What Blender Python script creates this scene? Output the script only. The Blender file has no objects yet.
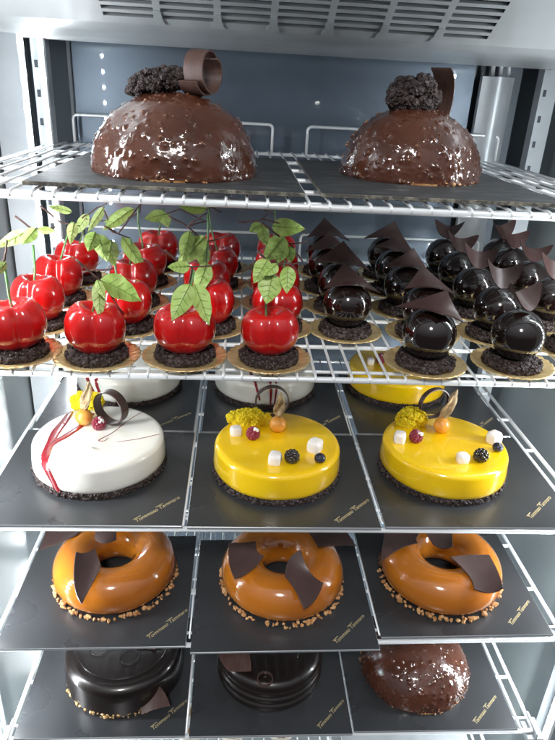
import bpy, math, random
import numpy as np
from mathutils import Vector, Matrix
random.seed(7); rng = np.random.default_rng(7)
PI = math.pi
col = bpy.context.scene.collection
scene = bpy.context.scene

# ------------------------------------------------------------------ camera
F = 614.124; PITCH, YAW, ROLL = math.radians(24.52), math.radians(4.362), math.radians(3.205)
CZ = 1.5
fw = Vector((math.sin(YAW)*math.cos(PITCH), math.cos(YAW)*math.cos(PITCH), -math.sin(PITCH)))
r0 = Vector((math.cos(YAW), -math.sin(YAW), 0)); u0 = r0.cross(fw)
RR = math.cos(ROLL)*r0 + math.sin(ROLL)*u0; UU = -math.sin(ROLL)*r0 + math.cos(ROLL)*u0
cam = bpy.data.cameras.new('camera'); co = bpy.data.objects.new('camera', cam); col.objects.link(co)
cam.sensor_fit = 'VERTICAL'; cam.sensor_height = 36; cam.sensor_width = 27; cam.lens = F/740*36
cam.clip_start = .02; cam.clip_end = 50
m = Matrix((RR, UU, -fw)).transposed().to_4x4(); m.translation = Vector((0, 0, CZ)); co.matrix_world = m
scene.camera = co
# survey helper: where the sight line of a measured photo point meets the level z, or the upright plane at depth Y
def ray(px, py): return fw + RR*((px-277.5)/F) - UU*((py-370)/F)
def atz(px, py, z): d = ray(px, py); return d*((z-CZ)/d.z) + Vector((0, 0, CZ))
def aty(px, py, Y): d = ray(px, py); return d*(Y/d.y) + Vector((0, 0, CZ))

H = [0.0886, 0.2484, 0.4187, 0.5867, 0.7497, 0.9130]
LV = [CZ-h for h in H]              # level of each shelf
XL, XR, YF, YB = -0.272, 0.407, 0.523, 0.972

# ------------------------------------------------------------------ materials
def mat(name, color, rough=.5, metal=0, coat=0, coatr=.03, bump=None, var=None, sss=0, sssr=(.02,.01,.005), spec=.5, emit=None, trans=0, aniso=None):
    M = bpy.data.materials.new(name); M.use_nodes = True; nt = M.node_tree; b = nt.nodes['Principled BSDF']
    b.inputs['Base Color'].default_value = (*color, 1); b.inputs['Roughness'].default_value = rough
    b.inputs['Metallic'].default_value = metal; b.inputs['Coat Weight'].default_value = coat
    b.inputs['Coat Roughness'].default_value = coatr; b.inputs['Specular IOR Level'].default_value = spec
    if sss:
        b.inputs['Subsurface Weight'].default_value = sss; b.inputs['Subsurface Radius'].default_value = sssr; b.inputs['Subsurface Scale'].default_value = 1
    if trans: b.inputs['Transmission Weight'].default_value = trans
    if emit:
        b.inputs['Emission Color'].default_value = (*emit[0], 1); b.inputs['Emission Strength'].default_value = emit[1]
    tc = nt.nodes.new('ShaderNodeTexCoord')
    if var:   # (colour2, scale, detail, contrast lo, hi, stretch)
        c2, sc, lo, hi = var[:4]; st = var[4] if len(var) > 4 else (1, 1, 1)
        mp = nt.nodes.new('ShaderNodeMapping'); mp.inputs['Scale'].default_value = st
        n = nt.nodes.new('ShaderNodeTexNoise'); n.inputs['Scale'].default_value = sc; n.inputs['Detail'].default_value = 5
        mr = nt.nodes.new('ShaderNodeMapRange'); mr.inputs[1].default_value = lo; mr.inputs[2].default_value = hi
        mx = nt.nodes.new('ShaderNodeMix'); mx.data_type = 'RGBA'; mx.inputs[6].default_value = (*color, 1); mx.inputs[7].default_value = (*c2, 1)
        nt.links.new(tc.outputs['Object'], mp.inputs[0]); nt.links.new(mp.outputs[0], n.inputs['Vector'])
        nt.links.new(n.outputs['Fac'], mr.inputs[0]); nt.links.new(mr.outputs[0], mx.inputs[0]); nt.links.new(mx.outputs[2], b.inputs['Base Color'])
    if bump:
        sc, strg, dist = bump[:3]; st = bump[3] if len(bump) > 3 else (1, 1, 1)
        mp = nt.nodes.new('ShaderNodeMapping'); mp.inputs['Scale'].default_value = st
        n = nt.nodes.new('ShaderNodeTexNoise'); n.inputs['Scale'].default_value = sc; n.inputs['Detail'].default_value = 6
        bp = nt.nodes.new('ShaderNodeBump'); bp.inputs['Strength'].default_value = strg; bp.inputs['Distance'].default_value = dist
        nt.links.new(tc.outputs['Object'], mp.inputs[0]); nt.links.new(mp.outputs[0], n.inputs['Vector'])
        nt.links.new(n.outputs['Fac'], bp.inputs['Height']); nt.links.new(bp.outputs[0], b.inputs['Normal'])
        if len(bump) > 4: nt.links.new(bp.outputs[0], b.inputs['Coat Normal'])
    return M
M = {}
M['wire'] = mat('chromed_wire', (.82,.85,.87), .28, .25, .3, .15, bump=(300,.15,.0003))
M['back'] = mat('brushed_steel_back', (.135,.175,.22), .34, .4, 1, .02, bump=(60,.08,.0003,(1,1,.05)), var=((.09,.12,.16),6,.35,.7))
M['side'] = mat('side_panel_grey', (.33,.375,.38), .36, .2, bump=(40,.2,.0004,(1,1,.06)), var=((.27,.31,.32),5,.3,.7))
M['post'] = mat('post_white_steel', (.52,.56,.59), .35, .3, bump=(90,.1,.0003), var=((.42,.46,.49),18,.4,.75))
M['dark'] = mat('dark_gap', (.05,.06,.07), .6)
M['rear'] = mat('rear_metal', (.13,.155,.18), .35, .2)
M['glaze2'] = mat('dark_glaze', (.009,.005,.004), .28, 0, .6, .07, bump=(30,.1,.0008))
M['house'] = mat('housing_aluminium', (.52,.55,.56), .36, .35, bump=(70,.3,.0004,(.06,1,1)), var=((.38,.41,.42),9,.35,.7,(.25,1,1)))
M['hole'] = mat('fan_cavity', (.07,.075,.08), .6, var=((.22,.23,.23),25,.4,.7))
M['led'] = mat('led_chip', (1,1,1), .5, emit=((.92,.97,1.0), 1100))
M['ledback'] = mat('led_carrier', (.75,.78,.80), .4, .2)
M['board'] = mat('black_card', (.027,.029,.032), .30, 0, .25, .22, bump=(9,.08,.0006), var=((.038,.040,.044),9,.2,.8))
nt_=M['board'].node_tree; b_=nt_.nodes['Principled BSDF']; tc_=nt_.nodes.new('ShaderNodeTexCoord'); n_=nt_.nodes.new('ShaderNodeTexNoise'); n_.inputs['Scale'].default_value=14; n_.inputs['Detail'].default_value=8; n_.inputs['Distortion'].default_value=.3
r_=nt_.nodes.new('ShaderNodeMapRange'); r_.inputs[1].default_value=.15; r_.inputs[2].default_value=.85; r_.inputs[3].default_value=.22; r_.inputs[4].default_value=.38
nt_.links.new(tc_.outputs['Object'],n_.inputs['Vector']); nt_.links.new(n_.outputs['Fac'],r_.inputs[0]); nt_.links.new(r_.outputs[0],b_.inputs['Roughness']); nt_.links.new(r_.outputs[0],b_.inputs['Coat Roughness'])
M['board_edge'] = mat('card_edge_glint', (.32,.34,.36), .3, .2)  # glint along the black board's edges painted as a lighter grey
M['slate'] = mat('slate', (.030,.033,.036), .55, bump=(38,.9,.0022,(1,2.2,1)), var=((.09,.09,.09),30,.52,.8,(1,3,1)))
M['slate_edge'] = mat('slate_edge', (.075,.07,.06), .7, bump=(160,1,.002), var=((.30,.28,.22),150,.45,.7))
M['gold'] = mat('gold_card', (.86,.66,.34), .30, .6, bump=(260,.35,.0006), var=((.62,.42,.17),60,.4,.7))
M['goldink'] = mat('gold_ink', (.62,.52,.30), .4, .4)
M['cherry'] = mat('cherry_glaze', (.62,.010,.008), .16, 0, 1, .015, sss=.3, sssr=(.009,.001,.001), var=((.46,.005,.006),25,.4,.7), bump=(60,.06,.0005))
M['choc_gloss'] = mat('mirror_chocolate', (.010,.005,.004), .12, 0, 1, .015, bump=(70,.05,.0004))
M['milk'] = mat('milk_chocolate_glaze', (.088,.029,.015), .17, 0, .9, .04, var=((.055,.018,.010),22,.4,.7), bump=(220,.45,.0008,(1,1,1),1))
M['nut'] = mat('nut_bits', (.17,.065,.033), .14, 0, 1, .03, var=((.32,.17,.09),90,.45,.65))
M['crumb'] = mat('cocoa_crumb', (.020,.011,.010), .6, var=((.085,.06,.058),260,.45,.7), bump=(900,.6,.0006))
M['darkchoc'] = mat('chocolate_sheet', (.062,.036,.033), .30, 0, .2, .25, var=((.085,.052,.048),30,.4,.7), bump=(140,.1,.0003))
M['ballshard'] = mat('chocolate_petal', (.044,.022,.020), .40, var=((.068,.038,.035),40,.4,.7), bump=(140,.12,.0003))
M['curl'] = mat('chocolate_curl', (.085,.045,.036), .42, var=((.060,.030,.024),60,.4,.65,(6,1,1)), bump=(240,.2,.0004,(1,6,1)))
M['yellow'] = mat('mango_glaze', (.90,.60,.006), .16, 0, 1, .03, sss=.12, sssr=(.008,.005,.001), var=((.86,.53,.006),12,.35,.7), bump=(16,.22,.0016))
M['white'] = mat('white_glaze', (.80,.79,.73), .2, 0, .8, .04, sss=.1, sssr=(.006,.005,.004), bump=(18,.25,.0016))
M['sauce'] = mat('red_sauce', (.22,.008,.014), .15, 0, 1, .02)
M['caramel'] = mat('caramel_glaze', (.52,.175,.015), .14, 0, 1, .02, sss=.1, sssr=(.008,.003,.001), var=((.38,.11,.010),9,.35,.7), bump=(14,.06,.001))
M['nutbase'] = mat('roasted_nut', (.62,.36,.16), .5, var=((.38,.16,.05),120,.4,.65), bump=(500,.5,.0006))
M['goldcrumb'] = mat('golden_crumb', (.66,.44,.20), .4, .1, var=((.40,.22,.08),150,.4,.65))
M['sponge'] = mat('yellow_sponge', (.90,.72,.012), .7, bump=(420,.7,.0015), var=((.84,.62,.01),120,.4,.7), sss=.1, sssr=(.004,.003,.001))
M['mallow'] = mat('meringue', (.84,.80,.77), .6, sss=.15, sssr=(.004,.003,.003), bump=(250,.3,.0006))
M['physalis'] = mat('physalis_fruit', (.82,.38,.07), .3, 0, .4, .1, sss=.2, sssr=(.006,.003,.001), var=((.76,.31,.05),60,.4,.7))
M['husk'] = mat('physalis_husk', (.50,.38,.22), .6, var=((.30,.20,.10),130,.4,.65), bump=(300,.6,.0008))
M['rasp'] = mat('raspberry', (.22,.012,.035), .4, sss=.15, sssr=(.003,.001,.001), var=((.42,.14,.18),180,.5,.75))
M['sugar'] = mat('icing_sugar', (.85,.83,.83), .9)
M['blueb'] = mat('blueberry', (.012,.013,.028), .35, var=((.05,.055,.09),90,.45,.7))
M['leaf'] = mat('fabric_leaf', (.30,.48,.09), .5, 0, .1, .3, var=((.46,.58,.20),45,.35,.75), bump=(180,.5,.0008), sss=.1, sssr=(.002,.003,.001))
M['leafpale'] = mat('pale_fabric_leaf', (.50,.60,.24), .55, var=((.38,.52,.15),45,.35,.75), bump=(180,.5,.0008))
M['vein'] = mat('leaf_vein', (.20,.30,.06), .6)
M['twig'] = mat('twig_bark', (.075,.035,.026), .6, bump=(400,.5,.0006), var=((.17,.09,.07),120,.45,.7))
M['stem'] = mat('green_stem', (.10,.26,.07), .45, var=((.35,.42,.28),90,.45,.75))
M['paper'] = mat('paper_cup', (.62,.58,.50), .7)
M['pink'] = mat('pink_cream', (.62,.20,.25), .4, 0, .3, .1)

# ------------------------------------------------------------------ mesh builder
T0 = (1+5**.5)/2
ICO0V = np.array([(-1,T0,0),(1,T0,0),(-1,-T0,0),(1,-T0,0),(0,-1,T0),(0,1,T0),(0,-1,-T0),(0,1,-T0),(T0,0,-1),(T0,0,1),(-T0,0,-1),(-T0,0,1)], float)
ICO0V /= np.linalg.norm(ICO0V[0])
ICO0F = [(0,11,5),(0,5,1),(0,1,7),(0,7,10),(0,10,11),(1,5,9),(5,11,4),(11,10,2),(10,7,6),(7,1,8),(3,9,4),(3,4,2),(3,2,6),(3,6,8),(3,8,9),(4,9,5),(2,4,11),(6,2,10),(8,6,7),(9,8,1)]
def subdiv(V, Fc):
    V = [tuple(v) for v in V]; cache = {}; out = []
    def mid(a, b):
        k = (min(a,b), max(a,b))
        if k not in cache:
            p = (np.array(V[a])+np.array(V[b])); p /= np.linalg.norm(p); cache[k] = len(V); V.append(tuple(p))
        return cache[k]
    for a,b,c in Fc:
        ab,bc,ca = mid(a,b),mid(b,c),mid(c,a); out += [(a,ab,ca),(b,bc,ab),(c,ca,bc),(ab,bc,ca)]
    return np.array(V), out
ICO1V, ICO1F = subdiv(ICO0V, ICO0F); ICO2V, ICO2F = subdiv(ICO1V, ICO1F); ICO3V, ICO3F = subdiv(ICO2V, ICO2F)
ICO = [(ICO0V,ICO0F),(ICO1V,ICO1F),(ICO2V,ICO2F),(ICO3V,ICO3F)]

class MB:
    def __init__(s): s.v=[]; s.f=[]; s.m=[]
    def add(s, V, Fc, mi=0):
        n = len(s.v); s.v += [tuple(map(float, p)) for p in V]; s.f += [tuple(i+n for i in f) for f in Fc]; s.m += [mi]*len(Fc); return s
    def box(s, a, b, mi=0, side=None):
        x0,y0,z0 = a; x1,y1,z1 = b
        V = [(x0,y0,z0),(x1,y0,z0),(x1,y1,z0),(x0,y1,z0),(x0,y0,z1),(x1,y0,z1),(x1,y1,z1),(x0,y1,z1)]
        Fs = [(0,3,2,1),(4,5,6,7),(0,1,5,4),(1,2,6,5),(2,3,7,6),(3,0,4,7)]
        s.add(V, Fs[:2], mi); n = len(s.v)-8
        s.f += [tuple(i+n for i in f) for f in Fs[2:]]; s.m += [mi if side is None else side]*4; return s
    def tube(s, pts, r, n=8, mi=0, cap=True):
        pts = [Vector(p) for p in pts]; rs = r if isinstance(r,(list,tuple)) else [r]*len(pts); V=[]; Fc=[]
        prev=None
        for i,p in enumerate(pts):
            t = ((pts[min(i+1,len(pts)-1)]-p).normalized() + (p-pts[max(i-1,0)]).normalized()).normalized()
            if prev is None: a = t.orthogonal().normalized()
            else: a = (prev - t*prev.dot(t)).normalized()
            prev = a; b = t.cross(a)
            for k in range(n):
                an = 2*PI*k/n; V.append(p + (a*math.cos(an)+b*math.sin(an))*rs[i])
        for i in range(len(pts)-1):
            for k in range(n):
                k2=(k+1)%n; Fc.append((i*n+k, i*n+k2, (i+1)*n+k2, (i+1)*n+k))
        if cap: Fc.append(tuple(range(n))[::-1]); Fc.append(tuple((len(pts)-1)*n+k for k in range(n)))
        return s.add(V, Fc, mi)
    def lathe(s, prof, n=64, mi=0, mod=None, c=(0,0,0)):
        V=[]; Fc=[]
        for (r,z) in prof:
            for k in range(n):
                an=2*PI*k/n; rr,zz = (r,z) if mod is None else mod(r,z,an)
                V.append((c[0]+rr*math.cos(an), c[1]+rr*math.sin(an), c[2]+zz))
        for i in range(len(prof)-1):
            for k in range(n):
                k2=(k+1)%n; Fc.append((i*n+k, i*n+k2, (i+1)*n+k2, (i+1)*n+k))
        return s.add(V, Fc, mi)
    def blob(s, c, r, lod=1, jit=.25, sc=(1,1,1), mi=0, rot=True):
        V,Fc = ICO[lod]; V = V*(1+rng.uniform(-jit,jit,(len(V),1)))*np.array(sc)*r
        if rot:
            e = Matrix.Rotation(random.uniform(0,6.3),3,'Z') @ Matrix.Rotation(random.uniform(0,6.3),3,'X'); V = V @ np.array(e).T
        return s.add(V+np.array(c), Fc, mi)
    def build(s, name, mats, parent=None, smooth=True, loc=None):
        me = bpy.data.meshes.new(name); me.from_pydata(s.v, [], s.f)
        for mm in (mats if isinstance(mats,(list,tuple)) else [mats]): me.materials.append(mm)
        me.polygons.foreach_set('material_index', s.m)
        me.polygons.foreach_set('use_smooth', [smooth]*len(s.f)); me.update()
        o = bpy.data.objects.new(name, me); col.objects.link(o)
        if parent: o.parent = parent
        if loc is not None: o.location = loc
        return o
def sharp(o, ang=40):
    o.data.set_sharp_from_angle(angle=math.radians(ang)); return o
def bevel(o, w=.001, seg=2):
    b = o.modifiers.new('bevel','BEVEL'); b.width = w; b.segments = seg; b.limit_method='ANGLE'; return o
def tag(o, label, cat, group=None):
    o['label']=label; o['category']=cat
    if group: o['group']=group
    return o
def thing(name, label, cat, loc=(0,0,0), group=None, rz=0):
    o = bpy.data.objects.new(name, None); col.objects.link(o); o.location = loc; o.rotation_euler[2]=rz; o.empty_display_size=.02
    return tag(o, label, cat, group)
def copy_tree(o, parent=None):
    c = o.copy(); col.objects.link(c)
    if parent: c.parent = parent
    for ch in list(o.children): copy_tree(ch, c)
    return c

# ------------------------------------------------------------------ setting: cabinet walls
def struct(o): o['kind']='structure'; return o
XWL, XWR = -.312, .478
b = MB().box((-.252,1.0,.25),(.347,1.02,1.75)); struct(b.build('back_wall', M['back'], smooth=False))
b = MB().box((XWL-.03,1.022,.25),(XWR+.03,1.05,1.75)); struct(b.build('rear_wall', M['rear'], smooth=False))
b = MB().box((XWL-.02,.40,.25),(XWL,1.021,1.75)); struct(b.build('side_wall', M['side'], smooth=False))
b = MB().box((XWR,.40,.25),(XWR+.02,1.021,1.75)); struct(b.build('side_wall', M['side'], smooth=False))
b = MB().box((XWL-.02,.40,.30),(XWR+.02,1.021,.35)); struct(b.build('floor', M['side'], smooth=False))

# posts and strips
def post(name, label, x0, x1, y0, y1, holes=None, cat='post'):
    t = thing(name, label, cat, ((x0+x1)/2,(y0+y1)/2,.35))
    w=(x1-x0)/2; d=(y1-y0)/2
    hb = MB().box((-w,-d,0),(w,d,1.3))
    if holes:
        for i in range(36):
            z=.04+i*.035
            hb.box((holes-.0022,-d-.0006,z),(holes+.0022,-d+.001,z+.009),1)
    hb.build('column', [M['post'],M['dark']], t, False)
    return t
post('corner_post','pale steel corner post at the back left beside the side wall', -.309,-.274,.86,.885)
post('slotted_post','narrow slotted steel upright at the back left carrying bright lights', -.272,-.2535,.905,.925, holes=-.004)
post('slotted_post','slotted white steel upright at the back right beside the side wall', .432,.456,.955,.975, holes=-.006)
t = thing('trim_strip','thin bright metal trim along the left edge of the back wall','trim',(-.2465,.995,.35))
MB().box((-.002,-.003,0),(.002,.003,1.3)).build('strip', M['post'], t, False)
# tall white air duct at back right
t = thing('air_duct','tall white rounded duct cover standing at the back right corner','duct cover',(.376,.99,.35))
b = MB(); n=14; prof=[(-.024,0)]+[(-.024+.048*k/n, -.010-.012*math.sin(PI*k/n)) for k in range(n+1)]+[(.024,0)]
V=[(x,y,z) for z in (0,1.183) for (x,y) in prof]; k=len(prof)
b.add(V,[(i,i+1,k+i+1,k+i) for i in range(k-1)]+[tuple(range(k))[::-1],tuple(range(k,2*k))]); sharp(b.build('cover', M['post'], t),50)
b = MB()
for i in range(3): b.tube([(-.008+.012*i,-.006,1.183),(-.016+.011*i+.004,-.004,1.235)],.003,8)
b.build('cable', M['wire'], t)

def led_strip(label, x, y, z0, z1, step, r, ang, w=.009):
    t = thing('led_strip', label, 'light strip', (x,y,z0), 'vertical light strips', ang)
    bevel(MB().box((-w,0,0),(w,.004,z1-z0)).build('carrier', M['ledback'], t, False), .001)
    b = MB(); z=step/2
    while z < z1-z0:
        V=[(0,-r*.9,z)]+[(r*.75*math.cos(2*PI*k/8), -r*.6, z+r*.75*math.sin(2*PI*k/8)) for k in range(8)]+[(r*math.cos(2*PI*k/8), -.0002, z+r*math.sin(2*PI*k/8)) for k in range(8)]
        b.add(V,[(0,1+k,1+(k+1)%8) for k in range(8)]+[(1+k,9+k,9+(k+1)%8,1+(k+1)%8) for k in range(8)]); z+=step
    b.build('lamp_chips', M['led'], t); return t
# chips face local -y
led_strip('bright white light strip standing at the front left edge of the cabinet', -.293,.545,.36,1.62,.030,.0034, math.radians(100), .010)
led_strip('bright white light strip standing at the front right edge of the cabinet', .456,.560,.36,1.62,.030,.0034, math.radians(-100), .010)
led_strip('light strip with large bright dots on the slotted upright at back left', -.2585,.9015,.40,1.58,.036,.0022, 0, .0045)
for (x,y,lab) in ((-.3055,.560,'white front left door post behind the light strip'),(.4695,.578,'white front right door post behind the light strip')):
    t = thing('door_post',lab,'post',(x,y,.35)); bevel(MB().box((-.006,0,0),(.006,.02,1.3)).build('column',M['post'],t,False),.002)

# ------------------------------------------------------------------ housing with grille
t = thing('evaporator_housing','brushed aluminium fan housing with rows of vent slots under the cabinet top','fan housing',(.08,.70,CZ+.056))
th = math.radians(31); ux = Vector((1,0,0)); up = Vector((0,-math.cos(th),math.sin(th))); nn = Vector((0,-math.sin(th),-math.cos(th)))
def slope(px, py):
    d=ray(px,py); P0=Vector((.08,.70,CZ+.054)); k=(P0-Vector((0,0,CZ))).dot(nn)/d.dot(nn); q=d*k+Vector((0,0,CZ))-P0
    return q.dot(ux), q.dot(up)
# slots: measure their layout
cx = [slope(px,8)[0] for px in (97,156,217,275,334,393,453,518)]
z_lo = slope(277,31)[1]; v0 = z_lo+.004; pitch=.0098; nrow=16
W0,W1 = -.395,.40
def P(u,v,d=0): q = ux*u+up*v+nn*d; return (q.x,q.y,q.z)
b = MB(); v = v0; slots=[]
for rI in range(nrow):
    vv = v0+rI*pitch; row=[]
    for c in range(7):
        a=cx[c]+.0035; e=cx[c+1]-.0035
        if c==6: e += -.006+rI*.0012*0
        row.append((a,e,vv,vv+.0052))
    slots.append(row)
# panel faces around slots
def quad(u0,v0_,u1,v1_,mi=0): b.add([P(u0,v0_),P(u1,v0_),P(u1,v1_),P(u0,v1_)],[(0,1,2,3)],mi)
quad(W0,z_lo-.006,W1,v0); top=v0+nrow*pitch
quad(W0,top-pitch+.0052,W1,top+.06)
for rI,row in enumerate(slots):
    lo,hi=row[0][2],row[0][3]; quad(W0,lo,row[0][0],hi); quad(row[-1][1],lo,W1,hi)
    for c in range(6): quad(row[c][1],lo,row[c+1][0],hi)
    if rI<nrow-1: quad(W0,hi,W1,lo+pitch)
    for (a,e,l,h_) in row:   # slot lips bent inward: louvres
        b.add([P(a,h_,0),P(e,h_,0),P(e,h_-.003,-.007),P(a,h_-.003,-.007)],[(0,1,2,3)])
        b.add([P(a,l,0),P(e,l,0),P(e,l-.001,-.004),P(a,l-.001,-.004)],[(0,1,2,3)])
b.build('grille', M['house'], t, False)
MB().add([P(W0,z_lo-.004,-.02),P(W1,z_lo-.004,-.02),P(W1,top+.05,-.02),P(W0,top+.05,-.02)],[(0,1,2,3)]).build('cavity', M['hole'], t, False)
# lower flange: bends to shallow slope back to the wall side, with rolled lip
lo0 = Vector(P(0,z_lo-.006)); bb = MB(); segs=[]
path=[(lo0.y,lo0.z),(lo0.y+.012,lo0.z-.0045),(lo0.y+.030,lo0.z-.0065),(.19,-.0075-.003),(.212,-.0095-.003),(.216,-.006-.003),(.216,.03)]
V=[]; 
for (y,z) in path: V += [(W0,y,z),(W1,y,z)]
bb.add(V,[(2*i,2*i+1,2*i+3,2*i+2) for i in range(len(path)-1)]); sharp(bb.build('flange', M['house'], t),25)
for c in range(1,7):
    x=cx[c]; A_=[(x-.0065,z_lo-.003),(x+.0065,z_lo-.003),(x+.004,z_lo+.004),(x+.003,v0+.012),(x-.003,v0+.012),(x-.004,z_lo+.004)]
    fq=MB(); fq.add([P(u,v,.0018) for u,v in A_]+[P(u,v,-.001) for u,v in A_],[(0,1,2,3,4,5)]+[(j,(j+1)%6,6+(j+1)%6,6+j) for j in range(6)])
    bevel(fq.build('bracket', M['house'], t, False),.0006)
sc = MB().lathe([(0,-.002),(.0035,-.002),(.0045,0),(.0045,.001)],12); o=sc.build('screw', M['post'], t); o.location=(-.355+.02,.03,-.0065)
t = thing('cabinet_top','pale panel closing the cabinet above the fan housing','panel',(.08,.7,CZ+.22))
MB().box((-.42,-.30,0),(.42,.32,.01)).build('panel', M['side'], t, False)
t = thing('wall_bolt','small round grey bolt at the upper left corner of the side wall','bolt', (-.300,.855,CZ+.036))
MB().lathe([(0,-.004),(.005,-.004),(.006,0)],12).build('bolt_head', M['post'], t).rotation_euler[0]=PI/2

# ------------------------------------------------------------------ wire shelves
LEVEL_WORD=['top','second','third','fourth','fifth','lowest']
RODS=[YF,.605,.690,.775,.861,YB]
shelfobj=[]
def wire_shelf(k):
    z = LV[k]-( .0 if k<2 else .0075)
    t = thing('wire_shelf', {0:'chromed wire shelf carrying the two big domes',1:'chromed wire shelf holding the cherries and dark balls',2:'chromed wire shelf under the white and yellow cakes',3:'chromed wire shelf under the caramel ring cakes',4:'chromed wire shelf under the dark chocolate cakes',5:'lowest wire shelf just visible at the bottom edge'}[k],'shelf',((XL+XR)/2,YF,z),'wire shelves in the cabinet')
    w=(XR-XL)/2; b=MB()
    b.tube([(-w,0,0),(w,0,0)],.0030,10); b.tube([(-w,YB-YF,0),(w,YB-YF,0)],.0026,10)
    b.tube([(-w,0,0),(-w,YB-YF,0)],.0026,10); b.tube([(w,0,0),(w,YB-YF,0)],.0026,10)
    b.build('outer_frame', M['wire'], t)
    b=MB()
    for y in RODS[1:-1]: b.tube([(-w,y-YF,-.0002),(w,y-YF,-.0002)],.0024,8)
    b.tube([(-w,.018,-.0002),(w,.018,-.0002)],.0018,8)
    b.build('cross_rods', M['wire'], t)
    b=MB(); n=39
    if k<2:
        for i in range(1,n):
            x=-w+2*w*i/n; b.tube([(x,-.0028,-.001),(x,-.001,.0032),(x,.004,.0040),(x,YB-YF-.003,.0040),(x,YB-YF+.003,.001)],.0014,6)
    else:
        for x in (-w+.018, w-.018, -.1185+.0, .0915): b.tube([(x,0,.0040),(x,YB-YF,.0040)],.0020,6)
        for i in range(1,n):
            x=-w+2*w*i/n
            if abs(x-.0915)>.004 and abs(x+.1185)>.004: b.tube([(x,.006,.0040),(x,YB-YF,.0040)],.0011,6) if abs(x)<w-.03 else None
    b.build('grid_wires', M['wire'], t)
    for sx in (-1,1):
        cb=MB(); cb.box((sx*w-.010,-.010,-.012),(sx*w+.012*(1 if sx>0 else .2),.022,-.0035)); cb.box((sx*(w+.001)-.0015,-.010,-.012),(sx*(w+.001)+.0015,.024,.006))
        bevel(cb.build('clip', M['post'], t, False),.001)
    if k<2:
        for (x0,x1) in ((-.242,.047),(.099,.390)):
            g=MB(); X0=x0-(XL+XR)/2; X1=x1-(XL+XR)/2; y=YB-YF; h=.041; r=.006
            pts=[(X0,y,0),(X0,y,h-r)]+[(X0+r-r*math.cos(a),y,h-r+r*math.sin(a)) for a in (PI/6,PI/3,PI/2)]+[(X1-r+r*math.sin(a),y,h-r+r*math.cos(a)) for a in (0,PI/6,PI/3,PI/2)]+[(X1,y,0)]
            g.tube(pts,.0022,8); g.build('back_guard', M['wire'], t)
    if k==3: t.rotation_euler[1]=-math.radians(.85)
    shelfobj.append(t); return t
for k in range(6): wire_shelf(k)

# ------------------------------------------------------------------ boards
def text_mesh(body, size):
    cu = bpy.data.curves.new('t','FONT'); cu.body=body; cu.size=size; cu.shear=.35; cu.extrude=.00012; cu.space_character=.98
    o=bpy.data.objects.new('t',cu); col.objects.link(o); dg=bpy.context.evaluated_depsgraph_get(); dg.update()
    me=bpy.data.meshes.new_from_object(o.evaluated_get(dg)); bpy.data.objects.remove(o); return me
TXT = text_mesh('Tommaso Tammaro',.0080)
xs=[v.co.x for v in TXT.vertices]; TL=max(xs)-min(xs)
# flourish: long crossbars over both capitals
TXT.materials.clear(); TXT.materials.append(M['goldink'])
def board(label, x0,y0,x1,y1,z,txt=None,m='board',th=.003,group='black cake boards', rz=0, name='cake_board'):
    cxm,cym=(x0+x1)/2,(y0+y1)/2
    t=thing(name,label,'cake board',(cxm,cym,z-th),group,rz)
    w,d=(x1-x0)/2,(y1-y0)/2
    bevel(MB().box((-w,-d,0),(w,d,th),0,1).build('plate',[M[m],M[m+'_edge']],t,False),.0004,1)
    if txt:
        (a0,b0),(a1,b1)=txt; o=bpy.data.objects.new('gold_script',TXT); col.objects.link(o); o.parent=t
        L=math.hypot(a1-a0,b1-b0); s=L/TL; o.scale=(s,s,1); o.rotation_euler[2]=math.atan2(b1-b0,a1-a0); o.location=(a0-cxm,b0-cym,th+.0002)
        bar=MB()
        for f in (.0,.50): bar.box((L*f+.001,.0062*s,0),(L*f+.0105,.0070*s,.0003))
        bo=bar.build('script_flourish',M['goldink'],t,False); bo.rotation_euler[2]=o.rotation_euler[2]; bo.location=o.location
    return t
zt0=LV[0]+.0100+.001
board('dark rough slate board under the larger dome at left',-.176,.522+.004,.055,.80,zt0,m='slate',th=.0035,group='slate boards on the top shelf',name='slate_board')
board('dark rough slate board under the smaller dome at right',.070,.530,.288,.80,zt0,m='slate',th=.0035,group='slate boards on the top shelf',name='slate_board')
def txt_for(xr, yf, L=.057): return ((xr-.048,yf+.006),(xr-.006,yf+.006+.041))
CK={2:('white cake with red sauce at left','yellow cake in the middle','yellow cake at right'),3:('caramel ring at left','caramel ring in the middle','caramel ring at right'),4:('dark cake with gold crumbs at left','dark ridged cake in the middle','brown dome at right')}
XB={2:(-.266,-.051,-.046,.160,.165,.384),3:(-.264,-.049,-.043,.176,.181,.392),4:(-.264,-.052,-.047,.163,.1655,.384)}
YFR={2:(.518,.517,.519),3:(.514,.505,.522),4:(.518,.517,.520)}
def ztop(k,x): return LV[k]+(math.tan(math.radians(.85))*(x-(XL+XR)/2)+.001 if k==3 else 0)
TX={2:((-.099,.523,-.058,.565),(.114,.524,.155,.564),(.332,.534,.373,.573)),3:((-.092,.524,-.051,.566),(.126,.513,.166,.553),(.346,.536,.384,.573)),4:((-.093,.526,-.053,.566),(.121,.524,.158,.563),(.330,.527,.372,.566))}
for k in (2,3,4):
    for i in range(3):
        x0,x1=XB[k][2*i:2*i+2]; y0=YFR[k][i]; a=TX[k][i]
        t=board('black board with gold script under the front %s'%CK[k][i],x0,y0,x1,y0+.192,ztop(k,(x0+x1)/2),((a[0],a[1]),(a[2],a[3])))
        if k==3: t.rotation_euler[1]=-math.radians(.85)
        if k==2:
            lab=('black board with gold script under the rear white cake at left','black board with gold script under the rear white cake in the middle','black board with gold script under the rear yellow cake')[i]
            board(lab,x0+.004,y0+.196,x1-.002,y0+.388,ztop(k,0),((x1-.052,y0+.202),(x1-.009,y0+.243)))

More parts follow.
